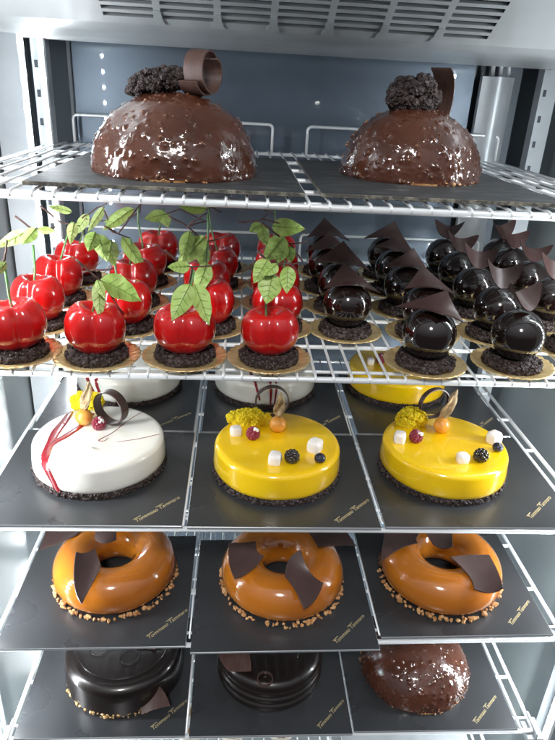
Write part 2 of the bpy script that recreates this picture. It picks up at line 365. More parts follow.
# ------------------------------------------------------------------ generic parts
def crumb_ring(r0,r1,z0,z1,n,size,m,name,parent,lod=1,arc=(0,2*PI),core=True,coremat=None):
    b=MB()
    if core: b.lathe([(0,z0),(r1-size*.6,z0),(r1-size*.4,(z0+z1)/2),(r0,z1),(0,z1)],48)
    for i in range(n):
        a=random.uniform(*arc); rr=random.uniform(r0,r1); z=random.uniform(z0+size*.4,z1); s=size*random.uniform(.55,1.25)
        b.blob((rr*math.cos(a),rr*math.sin(a),z),s,lod,.3,(1,random.uniform(.6,1),random.uniform(.6,1)))
    return b.build(name,m,parent,smooth=(lod>1))
def rect_band(path, wdir, width, th, b, mi=0):
    """curved strip: path of points, width along wdir, real thickness"""
    pts=[Vector(p) for p in path]; wd=Vector(wdir).normalized()*width/2; V=[]; n=len(pts)
    for i,p in enumerate(pts):
        t=(pts[min(i+1,n-1)]-pts[max(i-1,0)]).normalized(); nv=t.cross(wd).normalized()*th/2
        V += [p-wd-nv,p+wd-nv,p+wd+nv,p-wd+nv]
    Fc=[]
    for i in range(n-1):
        for k in range(4):
            k2=(k+1)%4; Fc.append((4*i+k,4*i+k2,4*i+4+k2,4*i+4+k))
    Fc += [(3,2,1,0),tuple(4*(n-1)+k for k in range(4))]
    b.add(V,Fc,mi)
def patch(A,Bp,C,D,bulge=.006,inset=(0,0,0,0),th=.0014,n=14,twist=0):
    """curved four cornered sheet A-B-C-D with real thickness; inset pulls each edge (AB,BC,CD,DA) inward (negative bows out)"""
    A,Bp,C,D=[Vector(p) for p in (A,Bp,C,D)]; cen=(A+Bp+C+D)/4
    nrm=(C-A).cross(D-Bp).normalized(); g=[]
    for j in range(n+1):
        v=j/n; row=[]
        for i in range(n+1):
            u=i/n; p=A*(1-u)*(1-v)+Bp*u*(1-v)+C*u*v+D*(1-u)*v
            w=[inset[0]*4*u*(1-u)*(1-v), inset[1]*4*v*(1-v)*u, inset[2]*4*u*(1-u)*v, inset[3]*4*v*(1-v)*(1-u)]
            p = p+(cen-(A+Bp)/2).normalized()*w[0]+(cen-(Bp+C)/2).normalized()*w[1]+(cen-(C+D)/2).normalized()*w[2]+(cen-(D+A)/2).normalized()*w[3]
            d=(u+v-1) ; s=(u-v)
            p=p+nrm*bulge*(1-d*d)*1.0*(1-.35*s*s) if twist==0 else p+nrm*bulge*(1-s*s)
            row.append(p)
        g.append(row)
    V=[]; N=(n+1)**2
    for j in range(n+1):
        for i in range(n+1):
            p=g[j][i]; du=g[j][min(i+1,n)]-g[j][max(i-1,0)]; dv=g[min(j+1,n)][i]-g[max(j-1,0)][i]; nv=du.cross(dv).normalized()*th/2
            V.append((p+nv,p-nv))
    b=MB(); vv=[a for a,_ in V]+[c for _,c in V]; Fc=[]
    ix=lambda i,j:j*(n+1)+i
    for j in range(n):
        for i in range(n):
            Fc.append((ix(i,j),ix(i+1,j),ix(i+1,j+1),ix(i,j+1))); Fc.append((N+ix(i,j+1),N+ix(i+1,j+1),N+ix(i+1,j),N+ix(i,j)))
    for i in range(n):
        Fc += [(ix(i,0),N+ix(i,0),N+ix(i+1,0),ix(i+1,0)),(ix(i+1,n),N+ix(i+1,n),N+ix(i,n),ix(i,n)),(ix(0,i+1),N+ix(0,i+1),N+ix(0,i),ix(0,i)),(ix(n,i),N+ix(n,i),N+ix(n,i+1),ix(n,i+1))]
    b.add(vv,Fc); return b

# ------------------------------------------------------------------ big domes
def dome(label, c, R, h, zb, group, flat=.0, seed=1, nuts=520):
    t=thing('chocolate_dome',label,'dome cake',(c[0],c[1],zb),group)
    r_=np.random.default_rng(seed); NU,NV=360,130
    a=np.linspace(0,2*PI,NU,endpoint=False); v=np.linspace(0,1,NV)
    # spots for lumps
    K=nuts; sa=r_.uniform(0,2*PI,K); sv=np.sqrt(r_.uniform(0.0,1,K)); ss=.0006+.0021*r_.random(K)**2.2
    def prof(v):  # v 0 top ..1 bottom
        th=v*PI/2*1.09; rr=R*np.sin(th)**.93; z=np.where(th<PI/2, h*np.cos(th)**.92 if False else h*np.cos(np.minimum(th,PI/2)), -(th-PI/2)*R*.35)
        return rr,z
    rr,z=prof(v); z=z-z.min(); z=z*(h/z.max())
    A_,V_=np.meshgrid(a,v); Rr=np.interp(V_,v,rr); Z=np.interp(V_,v,z)
    X=Rr*np.cos(A_);Y=Rr*np.sin(A_)
    N=np.stack([X/R**2,Y/R**2,np.maximum(Z,0)/h**2],-1); N/=np.linalg.norm(N,axis=-1,keepdims=True)+1e-9
    D=.0012*np.sin(3*A_+seed)*V_+.0008*np.sin(7*A_+4*V_)*V_
    SX=np.interp(sv,v,rr)*np.cos(sa);SY=np.interp(sv,v,rr)*np.sin(sa);SZ=np.interp(sv,v,z)
    B=np.zeros_like(D)
    for i in range(K):
        j0=int(np.clip((sv[i]-.06)*NV,0,NV-1)); j1=int(np.clip((sv[i]+.06)*NV,1,NV))
        d2=(X[j0:j1]-SX[i])**2+(Y[j0:j1]-SY[i])**2+(Z[j0:j1]-SZ[i])**2
        B[j0:j1]=np.maximum(B[j0:j1],ss[i]*.62*np.exp(-d2/(ss[i]*1.15)**2))
    D=D+B; X=X+N[...,0]*D; Y=Y+N[...,1]*D; Z=Z+N[...,2]*D; Z=np.maximum(Z,.0)
    b=MB(); P_=np.stack([X,Y,Z],-1).reshape(-1,3)
    Fc=[(j*NU+i,(j+1)*NU+i,(j+1)*NU+(i+1)%NU,j*NU+(i+1)%NU) for j in range(NV-1) for i in range(NU)]
    b.add(P_,Fc); g=b.build('glaze',M['milk'],t)
    nb=MB()
    for i in range(int(K*.6)):
        k=r_.integers(0,K); d=np.array([SX[k]/R**2,SY[k]/R**2,SZ[k]/h**2]); d/=np.linalg.norm(d)+1e-9
        p=np.array([SX[k],SY[k],SZ[k]])+d*ss[k]*.25
        nb.blob(p,ss[k]*.72,1,.22,(1,.75,.7))
    no=nb.build('nut_pieces',M['nut'],t)
    crumb_ring(R*.9,R*1.0,0,.003,160,.0018,M['nutbase'],'nut_base',t,lod=0)
    return t
def chunk(parent,name,c,sx,sy,sz,n,size,m,lod=2,tilt=0,parts=5):
    b=MB(); cs=[(random.uniform(-.6,.6)*sx,random.uniform(-.5,.5)*sy,random.uniform(-.2,.3)*sz) for _ in range(parts)]
    b.blob((0,0,0),1,2,.12,(sx*.8,sy*.8,sz*.72),rot=False)
    for i in range(n):
        u=random.uniform(-1,1); a=random.uniform(0,2*PI); q=math.sqrt(1-u*u); s=size*random.uniform(.5,1.5)
        f=random.uniform(.80,1.06); b.blob((sx*f*q*math.cos(a),sy*f*q*math.sin(a),max(sz*f*u,-sz*.8)),s,lod if s>size*.9 else 1,.25)
    o=b.build(name,m,parent,smooth=False); o.location=c; o.rotation_euler[1]=tilt; return o
d1=dome('large glossy milk chocolate dome topped with crumble and a curl at left',(-.062,.628),.0775,.0705,zt0,'big chocolate domes',seed=3,nuts=950)
chunk(d1,'crumble_chunk',(-.017,0,.0775),.028,.017,.0112,420,.0021,M['crumb'],tilt=math.radians(-16))
b=MB(); pts=[]
for i in range(70):
    f=i/69; a=PI*1.15+f*2*PI*1.62; r=.0205-.0065*f; pts.append((f*.009, r*math.cos(a), r*math.sin(a)+.003*(1-f)))
rect_band(pts,(1,0,0),.019,.0016,b); o=b.build('chocolate_curl',M['curl'],d1); o.location=(.0215,-.004,.0865); o.rotation_euler[2]=math.radians(-26); sharp(o,50)
d2=dome('smaller milk chocolate dome topped with knobbly crumble at right of the top shelf',(.180,.678),.0725,.0680,zt0,'big chocolate domes',seed=9,nuts=850)
chunk(d2,'crumble_chunk',(-.005,0,.0785),.024,.018,.0165,240,.0042,M['crumb'])
b=MB(); pts=[]
for i in range(40):
    f=i/39; a=math.radians(-62)+f*math.radians(140); pts.append((0,.021*math.cos(a)*1.0,.027*math.sin(a)))
rect_band(pts,(1,0,0),.022,.0016,b); o=b.build('chocolate_curl',M['curl'],d2); o.location=(.018,.002,.0790); o.rotation_euler[2]=math.radians(-40); sharp(o,50)

# ------------------------------------------------------------------ small pastries of the second shelf
zs=LV[1]+.0056
def gold_disc_mesh():
    def mod(r,z,a):
        k=max(0,(r-.030)/.012); s=abs(math.sin(a*14)); return r*(1+.022*k*s), z+.0011*k*s*(1 if z>.0005 else .6)
    b=MB(); b.lathe([(0,.0010),(.024,.0010),(.029,.0012),(.031,.0022),(.033,.0020),(.036,.0030),(.0395,.0034),(.0408,.0030),(.0404,.0022),(.036,.0016),(.028,0),(0,0)],112,mod=mod); return b
def tart_base(parent):
    b=MB(); b.lathe([(0,.0010),(.0270,.0010),(.0285,.0045),(.0265,.0078),(.018,.0095),(0,.0095)],40)
    for i in range(330):
        a=random.uniform(0,2*PI); tt=random.random(); rr,z=(.0280,.002+.0062*tt) if random.random()<.62 else (random.uniform(.015,.027),.0090)
        b.blob((rr*math.cos(a),rr*math.sin(a),z),.0018*random.uniform(.6,1.35),0,.3)
    return b.build('crumb_base',M['crumb'],parent,smooth=False)
def cherry_body(parent):
    b=MB(); NU,NV=72,44; V=[]
    for j in range(NV+1):
        th=PI*(.02+.93*j/NV)
        for i in range(NU):
            a=2*PI*i/NU
            s=math.sin(th); c=math.cos(th)
            cleft=1.6*math.exp(-((math.sin((a+PI/2)/2))/.105)**2)+.55*math.exp(-((math.sin((a-PI/2)/2))/.17)**2)
            r=.0280*s**.66*(1-.115*cleft*s)*(1+.03*abs(math.cos(a)))
            if c<0: r*=1-.10*(-c)**1.5
            rho=r/.0280
            z=.0235*c + .0045*abs(math.cos(a))*rho*(c>0)*c
            z-=.0115*math.exp(-(rho/.30)**2)*(c>0)
            z-=.0012*cleft*math.exp(-((c-.6)/.35)**2)
            V.append((r*math.cos(a)*1.0,r*math.sin(a)*.93,z))
    Fc=[(j*NU+i,(j+1)*NU+i,(j+1)*NU+(i+1)%NU,j*NU+(i+1)%NU) for j in range(NV) for i in range(NU)]
    Fc.append(tuple(range(NU))); Fc.append(tuple(NV*NU+i for i in range(NU))[::-1])
    b.add(V,Fc); o=b.build('cherry_shell',M['cherry'],parent); o.location=(0,0,.0298); return o
GM=gold_disc_mesh()
cherry0=thing('cherry_cake','x','cherry pastry'); GM.build('gold_disc',M['gold'],cherry0); tart_base(cherry0); cherry_body(cherry0)
ball0=thing('chocolate_ball','x','chocolate pastry'); o=GM.build('gold_disc',M['gold'],ball0); tart_base(ball0)
b=MB(); V=ICO3V*.0262; b.add(V,ICO3F); o=b.build('chocolate_sphere',M['choc_gloss'],ball0); o.location=(0,0,.0335); o.scale=(1,1,.97)

def leaf_obj(parent,base,tip,width,owner_loc,pale=False,fold=.25,droop=.1,side=None):
    base,tip=Vector(base),Vector(tip); ax=tip-base; L=ax.length; ax.normalize()
    viewd=(base-Vector((0,0,CZ))).normalized(); sd=ax.cross(viewd).normalized()
    tl=random.uniform(-.45,.45); nrm=sd.cross(ax).normalized(); sd=(sd*math.cos(tl)+nrm*math.sin(tl)).normalized(); nrm=sd.cross(ax).normalized()
    sd*= 1/max(.75,math.cos(tl)); n=12; b=MB(); rows=[]
    for sgn in (0,1):
        V=[]
        for i in range(n+1):
            f=i/n; w=width/2*(math.sin(PI*f**.72)**.85)*(1-.12*f)
            if i in(0,n): w=width*.01
            for j in range(-3,4):
                q=j/3; wv=.05*width*math.sin(f*17+q*2)*abs(q)
                p=base+ax*L*f+sd*w*q+nrm*(fold*w*abs(q)+wv-droop*L*f*f-sgn*.0004)
                V.append(p)
        rows.append(V)
    m_=7; N=len(rows[0]); Fc=[]
    for i in range(n):
        for j in range(m_-1):
            a=i*m_+j; Fc.append((a,a+1,a+m_+1,a+m_)); Fc.append((N+a+m_,N+a+m_+1,N+a+1,N+a))
    b.add(rows[0]+rows[1],Fc)
    o=b.build('leaf',M['leafpale'] if pale else M['leaf'],parent)
    v=MB(); v.tube([base+ax*L*f+nrm*(-droop*L*f*f)-viewd*.0006 for f in (0,.25,.5,.75,.97)],[.0006,.0005,.0004,.0003,.0002],5)
    for f in (.2,.38,.56,.72):
        w=width/2*(math.sin(PI*f**.72)**.85)*.8
        for q in (-1,1):
            p0=base+ax*L*f+nrm*(-droop*L*f*f)-viewd*.0006; p1=base+ax*L*(f+.13)+sd*w*q*.9+nrm*(fold*w*.9-droop*L*(f+.13)**2)-viewd*.0007
            v.tube([p0,p1],[.0003,.00015],4)
    vo=v.build('midrib',M['vein'],o)
    return o
ORD=['front','second','third','fourth','rear']; COLN=['far left','second left','third left','rightmost']
cherries={}
spots={0:[(-.208,.553),(-.209,.632),(-.210,.716),(-.209,.800)],
       1:[(-.132,.550),(-.118,.632),(-.122,.712),(-.121,.796),(-.113,.876)],
       2:[(-.049,.555),(-.030,.637),(-.036,.717),(-.028,.797),(-.024,.880)],
       3:[(.033,.555),(.044,.640),(.046,.722),(.052,.803),(.056,.884)]}
first=True
for c,lst in spots.items():
    for r,(x,y) in enumerate(lst):
        o=cherry0 if first else copy_tree(cherry0); first=False
        o.location=(x,y,zs); o.rotation_euler[2]=random.uniform(-.3,.3) if r else random.uniform(-.08,.08); cherries[(c,r)]=o
        if (c,r)==(0,0): o.rotation_euler[2]=.55
        s_=random.uniform(.97,1.03); 
        for ch in o.children:
            ch.rotation_euler[2]=(random.uniform(0,6) if ch.name.startswith(('gold','crumb')) else 0)
            if ch.name.startswith('cherry_shell'): ch.scale=(s_*random.uniform(.97,1.03),s_*random.uniform(.96,1.03),random.uniform(.94,1.05)); ch.rotation_euler=(random.uniform(-.06,.06),random.uniform(-.07,.07),0)
        rw=('front','second','third','fourth','rear')[r]
        o['label']='glossy red cherry cake on gold disc, %s row, %s cherry column'%(rw,COLN[c]); o['category']='cherry pastry'; o['group']='red cherry cakes on gold discs'
# stems, twigs and leaves: (col,row): dict(stem=[px..], twig=[[px..]], leaves=[(bx,by,tx,ty,wpx,pale)])
FOL={
(0,0):dict(stem=[(15,318),(9,295),(4,262)],twig=[[(2,268),(5,255),(7,240)]],leaves=[(6,262,-6,276,10,1)]),
(0,1):dict(stem=[(34,287),(35,268),(33,245)],twig=[[(15,216),(33,229),(55,227)]],leaves=[(27,231,-4,248,14,1),(36,228,22,245,13,0),(38,229,56,232,8,0)]),
(0,2):dict(stem=[(60,262),(66,240),(72,222)],twig=[[(40,206),(60,222),(80,226)]],leaves=[(72,212,48,206,8,1),(74,222,70,244,11,1)]),
(0,3):dict(stem=[(79,246),(84,228),(86,214)],twig=[[(82,218),(95,209),(107,203)],[(86,219),(112,222)]],leaves=[(88,214,74,236,11,1),(104,207,88,232,9,1)]),
(1,0):dict(stem=[(91,316),(96,300),(99,284)],twig=[[(76,259),(99,279),(124,314)]],leaves=[(98,281,100,320,14,1),(101,279,143,300,24,0),(97,280,105,300,9,1)]),
(1,1):dict(stem=[(117,283),(115,262),(111,240)],twig=[[(82,272),(100,270),(114,268)],[(104,226),(118,234),(140,205)]],leaves=[(95,232,88,252,17,0),(97,234,108,262,17,0),(110,240,113,266,17,0)]),
(1,2):dict(stem=[(130,264),(131,250),(130,238)],twig=[[(104,210),(112,232),(130,238)]],leaves=[(122,237,146,272,14,0),(128,212,103,230,13,0)]),
(1,3):dict(stem=[(142,241),(138,222),(138,206)],twig=[[(128,218),(140,212),(141,204)]],leaves=[(134,209,104,222,11,0)]),
(1,4):dict(stem=[(158,236),(161,222),(164,209)],twig=[[(164,215),(180,209),(205,221)]],leaves=[(166,214,144,219,13,0),(163,213,169,228,12,0)]),
(2,0):dict(stem=[(180,317),(189,296),(194,270)],twig=[[(165,250),(178,262),(193,267),(214,266)],[(192,268),(188,296)]],leaves=[(190,284,172,321,23,0),(194,284,211,325,20,0),(190,266,167,268,13,0)]),
(2,1):dict(stem=[(205,290),(206,270),(207,243)],twig=[[(168,216),(188,227),(206,242),(232,235)],[(187,226),(207,221)]],leaves=[(190,231,182,262,16,0),(205,236,178,266,20,0),(207,262,196,298,18,0)]),
(2,2):dict(stem=[(207,266),(208,240),(208,214)],twig=[[(190,224),(207,213)]],leaves=[(205,246,202,270,15,0)]),
(2,3):dict(stem=[(217,250),(211,228),(209,208)],twig=[[(200,212),(211,207),(221,212)]],leaves=[(207,209,178,206,13,0)]),
(3,0):dict(stem=[(266,318),(266,305),(266,298)],twig=[[(259,252),(268,261),(276,265),(299,263)]],leaves=[(273,273,266,304,26,0),(268,259,254,283,19,0),(288,266,287,294,17,0),(277,264,264,277,12,0)]),
(3,1):dict(stem=[(277,292),(283,275),(285,260)],twig=[[(262,222),(276,234),(290,244),(308,242)],[(290,243),(303,262)]],leaves=[(284,236,265,262,23,0),(286,244,278,264,12,0),(289,246,291,263,13,0),(262,226,266,246,13,0)]),
(3,2):dict(stem=[(277,272),(276,250),(273,225)],twig=[[(238,222),(260,221),(268,214)],[(262,219),(300,228),(307,234)]],leaves=[(272,226,305,229,19,0)]),
(3,3):dict(stem=[(279,246),(276,228),(275,210)],twig=[[(264,210),(276,215)]],leaves=[(261,224,249,232,11,0),(262,224,262,238,10,0)]),
}
for key,d in FOL.items():
    own=cherries[key]; Y=own.location.y; inv=own.matrix_basis.inverted()
    root=None
    def Pt(px,py,dy=0): return inv @ aty(px,py,Y+dy)
    b=MB(); st=[(p[0],p[1]) for p in d['stem']]
    st0=Vector((0,0,.036)); pts=[st0]+[Pt(*p,-.002) for p in st]
    b.tube(pts,[.0012]*len(pts),6); stem=b.build('stem',M['stem'],own)
    b=MB()
    for ln in d['twig']:
        q=[]; 
        for i,p in enumerate(ln):
            q.append(Pt(p[0],p[1],-.004+.003*((i*7)%3)))
        dense=[]
        for i in range(len(q)-1):
            for s_ in range(4): dense.append(q[i].lerp(q[i+1],s_/4)+Vector((random.uniform(-1,1),random.uniform(-1,1),random.uniform(-1,1)))*.0006*(s_>0))
        dense.append(q[-1]); b=MB(); b.tube(dense,[.0011-.0004*i/len(dense) for i in range(len(dense))],6); b.build('twig',M['twig'],stem)
    for (bx,by,tx,ty,wp,pale) in d['leaves']:
        dy=random.uniform(-.012,.002); B0=aty(bx,by,Y-.003); T1=aty(tx,ty,Y+dy-.008)
        w=wp/F*(T1-Vector((0,0,CZ))).dot(fw)
        # build in world, then move under the stem
        lo=leaf_obj(stem,B0,T1,w,None,pale=bool(pale))
        for ob in (lo,)+tuple(lo.children):
            ob.data.transform(inv)
# chocolate balls
bspots={0:[(.121,.636),(.124,.716),(.120,.796),(.126,.876)],
        1:[(.189,.553),(.208,.634),(.205,.714),(.210,.794),(.214,.872)],
        2:[(.280,.556),(.290,.636),(.292,.716),(.297,.796),(.302,.876)],
        3:[(.366,.600),(.372,.680),(.378,.756),(.385,.834),(.392,.892)]}
bn=['column beside the cherries','second column of balls','third column of balls','column along the right wall']
first=True; balls={}
for c,lst in bspots.items():
    for r,(x,y) in enumerate(lst):
        o=ball0 if first else copy_tree(ball0); first=False; o.location=(x,y,zs)
        for ch in o.children: ch.rotation_euler[2]=random.uniform(0,6)
        n=len(lst); rw=(['front']+['second','third','fourth','fifth'][:n-1])[r]
        o['label']='dark chocolate ball with curved petal, %s from front in the %s'%(rw if r else 'first',bn[c]); o['category']='chocolate pastry'; o['group']='dark chocolate balls on gold discs'
        balls[(c,r)]=o
def hat(c,r):
    own=balls[(c,r)]; top=.0590; j=lambda s:random.uniform(-s,s)
    if c in (0,1):
        A=(-.031+j(.004),-.008+j(.003),top-.003+j(.004)); B=(.002+j(.008),.014,top+.017+j(.004)); C=(.032+j(.004),-.002+j(.004),top-.010+j(.004)); D=(.004+j(.006),-.023,top+.001)
        m_=patch(A,B,C,D,bulge=-.003,inset=(.001,.002,.003,.004),n=14)
    else:
        b_=MB(); n=18; q=[[],[]]; a1=.019+j(.004); a2=.017+j(.004); tl=math.radians(42+j(14)); wd=.0125+j(.0015)
        for iu in range(n+1):
            u=-1+2*iu/n; w_=wd*(1-abs(u)**2.2)**.75+.0004; rise=(a1 if u<0 else a2)*abs(u)**1.9
            for iv in range(9):
                v=-1+iv/4
                for sg in (0,1): q[sg].append((.0235*u*(1-.10*abs(u)), v*w_*math.cos(tl)-sg*.0012*math.sin(tl)+.004, top+.001+rise+wd*.5+v*w_*math.sin(tl)*.9+sg*.0012*math.cos(tl)))
        N_=len(q[0]); Fc=[]
        for iu in range(n):
            for iv in range(8):
                a_=iu*9+iv; Fc.append((a_,a_+9,a_+10,a_+1)); Fc.append((N_+a_+1,N_+a_+10,N_+a_+9,N_+a_))
            for iv in (0,8):
                a_=iu*9+iv; Fc.append((a_,a_+9,N_+a_+9,N_+a_))
        b_.add(q[0]+q[1],Fc); m_=b_
    o=m_.build('chocolate_petal',M['ballshard'],own); sharp(o,50)
    o.rotation_euler[2]=j(.45)
    return o
for k in balls: hat(*k)

# ------------------------------------------------------------------ entremets of the third shelf
R3,H3=.0765,.0315
def cake_prof(R=R3,Hh=H3,z0=.0075,fil=.007):
    p=[(0,z0+Hh)]; p+=[(R*f,z0+Hh) for f in (.3,.6,.85)]
    for i in range(9):
        a=i/8*PI/2; p.append((R-.0015-fil+fil*math.sin(a),z0+Hh-fil+fil*math.cos(a)))
    p+=[(R-.0006,z0+Hh*.5),(R,z0+.006),(R-.0006,z0+.002),(R-.003,z0-.0005),(R-.010,z0-.0008),(0,z0-.0008)]
    return p
PROF=cake_prof()
def drape(x,y,off=.0007):
    r=math.hypot(x,y); Rt=R3-.0085; zt=.0075+H3
    if r<=Rt: return Vector((x,y,zt+off))
    s=r-Rt; ux_,uy_=x/r,y/r
    arc=.007*PI/2
    if s<arc:
        a=s/.007; rr=Rt+.007*math.sin(a)+off*math.sin(a); z=zt-.007+.007*math.cos(a)+off*math.cos(a)
    else: rr=R3-.0012+off+.0002; z=max(zt-.007-(s-arc),.006); rr=R3-.0005+off
    return Vector((ux_*rr,uy_*rr,z))
def ribbon(b,pts,ws,z_th=.0006):
    n=len(pts); dense=[]
    P2=[Vector((p[0],p[1])) for p in pts]
    for i in range(n-1):
        for s in range(8):
            f=s/8; p0=P2[max(i-1,0)];p1=P2[i];p2=P2[i+1];p3=P2[min(i+2,n-1)]
            q=.5*((2*p1)+(p2-p0)*f+(2*p0-5*p1+4*p2-p3)*f*f+(-p0+3*p1-3*p2+p3)*f**3); dense.append((q,ws[i]+(ws[i+1]-ws[i])*f))
    dense.append((P2[-1],ws[-1])); V=[];K=5
    for i,(q,w) in enumerate(dense):
        d=(dense[min(i+1,len(dense)-1)][0]-dense[max(i-1,0)][0]).normalized(); nn_=Vector((-d.y,d.x))
        for j in range(K):
            u=j/(K-1)*2-1; e=q+nn_*w/2*u; V.append(drape(e.x,e.y,.00015+z_th*(1-u*u)))
    b.add(V,[(i*K+j,i*K+j+1,(i+1)*K+j+1,(i+1)*K+j) for i in range(len(dense)-1) for j in range(K-1)])
def entremet(label,x,y,m,group,base='crumb',k=2):
    ph=random.uniform(0,6)
    def wob(r,z,a):
        low=max(0,min(1,(.020-z)/.014)); return r*(1+.005*math.sin(2*a+ph)+.003*math.sin(5*a+2*ph)), z-.0016*low*(.5+.5*math.sin(9*a+ph)*math.sin(4*a-ph))*(z<.0085)*(z>.006)
    t=thing('round_cake',label,'cake',(x,y,LV[k]),group)
    b=MB(); b.lathe(PROF,160,mod=wob); b.build('glazed_body',m,t)
    crumb_ring(R3*.95,R3*1.0,0,.0080,1000,.0021,M[base],'crumb_base',t,lod=0)
    return t
def loc_of(t,px,py,h=.040):
    p=atz(px,py,t.location.z+h); return Vector((p.x-t.location.x,p.y-t.location.y,h))
def fruit_parts(t,sp=None,phy=None,husk=None,mallows=(),rasp=None,black=(),blue=()):
    zt=.039
    if sp:
        p=loc_of(t,sp[0],sp[1],.046); chunk(t,'sponge_piece',(p.x,p.y,.0460),sp[2],sp[3],sp[4],170,.0034,M['sponge'])
    if phy:
        p=loc_of(t,*phy,.0490); p.z=.0490; b=MB(); b.add(ICO3V*.0102,ICO3F); o=b.build('physalis_berry',M['physalis'],t,loc=p)
        tip=aty(husk[0],husk[1],t.location.y+p.y+.004)-t.location; b=MB(); axis=(tip-p)
        for q in range(3):
            a0=q*2.1; V=[]; n=8
            for i in range(n+1):
                f=i/n; w=.0072*math.sin(PI*min(1,f*.9+.08))**.7*(1-.35*f)+.0006
                tw=a0+f*2.0; s1=Vector((math.cos(tw),math.sin(tw)*.8,0)); base_=p+Vector((0,.002,.007)).lerp(axis,f)
                for j in (-1,-.5,0,.5,1): V.append(base_+s1*w*j+Vector((0,0,1)).cross(s1)*w*.4*abs(j)+Vector((rng.normal(),rng.normal(),rng.normal()))*.0004)
            b.add(V,[(i*5+j,i*5+j+1,(i+1)*5+j+1,(i+1)*5+j) for i in range(n) for j in range(4)])
        o2=b.build('husk',M['husk'],o); o2.data.transform(Matrix.Translation(-p)); sm=o2.modifiers.new('thick','SOLIDIFY'); sm.thickness=.0004
    for (mx,my,s) in mallows:
        p=loc_of(t,mx,my,.0455); b=MB(); V=np.sign(ICO2V)*np.abs(ICO2V)**.55*s*np.array([1,.9,.95])*(1+rng.uniform(-.04,.04,(len(ICO2V),1)))
        rr=np.array(Matrix.Rotation(random.uniform(0,1.5),3,'Z')); b.add(V@rr.T,ICO2F); b.build('meringue_cube',M['mallow'],t,loc=(p.x,p.y,.039+s*.72))
    if rasp:
        p=loc_of(t,*rasp,.0455); b=MB()
        for i in range(60):
            u=1-2*(i+.5)/60; a=i*2.39996; q=math.sqrt(1-u*u); b.blob((.0068*q*math.cos(a),.0068*q*math.sin(a),.0064*u),.0021,1,.06)
        b.blob((0,0,0),.0062,2,.02); o=b.build('raspberry',M['rasp'],t,loc=(p.x,p.y,.0465)); o.rotation_euler=(1.1,.2,.5)
        b=MB()
        for i in range(12): b.blob((random.uniform(-.003,.003),random.uniform(-.003,.003)-.0045,random.uniform(.002,.006)+.0015),.0016,1,.3)
        b.build('sugar_dusting',M['sugar'],o).rotation_euler=(-1.1,-.2,-.5)
    for (mx,my) in black:
        p=loc_of(t,mx,my,.0455); b=MB()
        for i in range(46):
            u=1-2*(i+.5)/46; a=i*2.39996; q=math.sqrt(1-u*u); b.blob((.0068*q*math.cos(a),.0068*q*math.sin(a),.0066*u),.0024,1,.06)
        b.blob((0,0,0),.0062,2,.02); b.build('blackberry',M['choc_gloss'],t,loc=(p.x,p.y,.0462))
    for (mx,my) in blue:
        p=loc_of(t,mx,my,.0445); b=MB(); b.add(ICO3V*.0064*np.array([1,1,.88]),ICO3F); o=b.build('blueberry',M['blueb'],t,loc=(p.x,p.y,.0445))
        b=MB(); b.lathe([(.0018,.0050),(.0030,.0058),(.0026,.0062),(.0014,.0052)],10,mod=lambda r,z,a:(r,z+.0006*abs(math.sin(2.5*a)))); b.build('calyx',M['blueb'],o).rotation_euler=(.7,.2,0)
def choc_ring(t,px,py,r,w,yaw,tilt=0,mname='darkchoc',rz=.0):
    p=loc_of(t,px,py,.039+r*.85); b=MB(); pts=[(r*math.cos(a),0,r*math.sin(a)) for a in [2*PI*i/48 for i in range(48)]]
    n=48; V=[]
    for i in range(n):
        a=2*PI*i/n
        for (rr,yy) in ((r,-w/2),(r,w/2),(r-.0014,w/2),(r-.0014,-w/2)): V.append((rr*math.cos(a),yy,rr*math.sin(a)))
    b.add(V,[(4*i+k,4*i+(k+1)%4,4*((i+1)%n)+(k+1)%4,4*((i+1)%n)+k) for i in range(n) for k in range(4)])
    o=b.build('chocolate_ring',M[mname],t,loc=(p.x,p.y,.039+r*.97)); o.rotation_euler=(tilt,0,yaw); sharp(o,40); return o
G3='round glazed cakes on the third shelf'
cw=entremet('white glazed cake with red sauce, physalis and chocolate ring, front left',-.158,.636,M['white'],G3)
b=MB()
def L2(t,px,py): p=loc_of(t,px,py,.039); return (p.x,p.y)
ribbon(b,[(-.047,.075),(-.046,.040),(-.050,.006),(-.050,-.02),(-.048,-.05),(-.045,-.085),(-.042,-.104)],[.006,.009,.011,.009,.010,.011,.009])
ribbon(b,[(-.018,.050),(-.024,.022),(-.036,-.004),(-.047,-.022),(-.050,-.04)],[.006,.008,.009,.008,.006])
b.build('red_sauce',M['sauce'],cw)
b=MB(); ribbon(b,[L2(cw,150,408),L2(cw,132,418),L2(cw,112,433),L2(cw,99,440),L2(cw,104,441),L2(cw,108,438)],[.0008,.0010,.0012,.0014,.0012,.0008],.0003)
ribbon(b,[L2(cw,117,442),L2(cw,138,439),L2(cw,160,434)],[.0008,.0010,.0008],.0003); b.build('sauce_line',M['sauce'],cw)
p=L2(cw,90,450); b=MB(); b.lathe([(0,.005),(.0018,.0035),(.005,.0014),(.010,.0003),(.0135,0)],20); b.build('glaze_peak',M['white'],cw,loc=(p[0],p[1],.0389)).scale=(1,.55,1)
fruit_parts(cw,sp=(87,401,.019,.012,.010),phy=(84,417),husk=(89,382),rasp=(99,424))
choc_ring(cw,111,409,.0215,.0125,math.radians(-28))
cy=entremet('yellow glazed cake with berries and meringue cubes, front middle',.053,.628,M['yellow'],G3)
fruit_parts(cy,sp=(248,418,.0235,.009,.0085),phy=(278,424),husk=(281,393),mallows=[(236,430,.0070),(275,458,.0080),(315,446,.0090)],rasp=(253,434),black=[(292,457)],blue=[(320,458)])
choc_ring(cy,272,403,.0215,.007,math.radians(4))
cr=entremet('yellow glazed cake with berries and meringue cubes, front right',.258,.632,M['yellow'],G3)
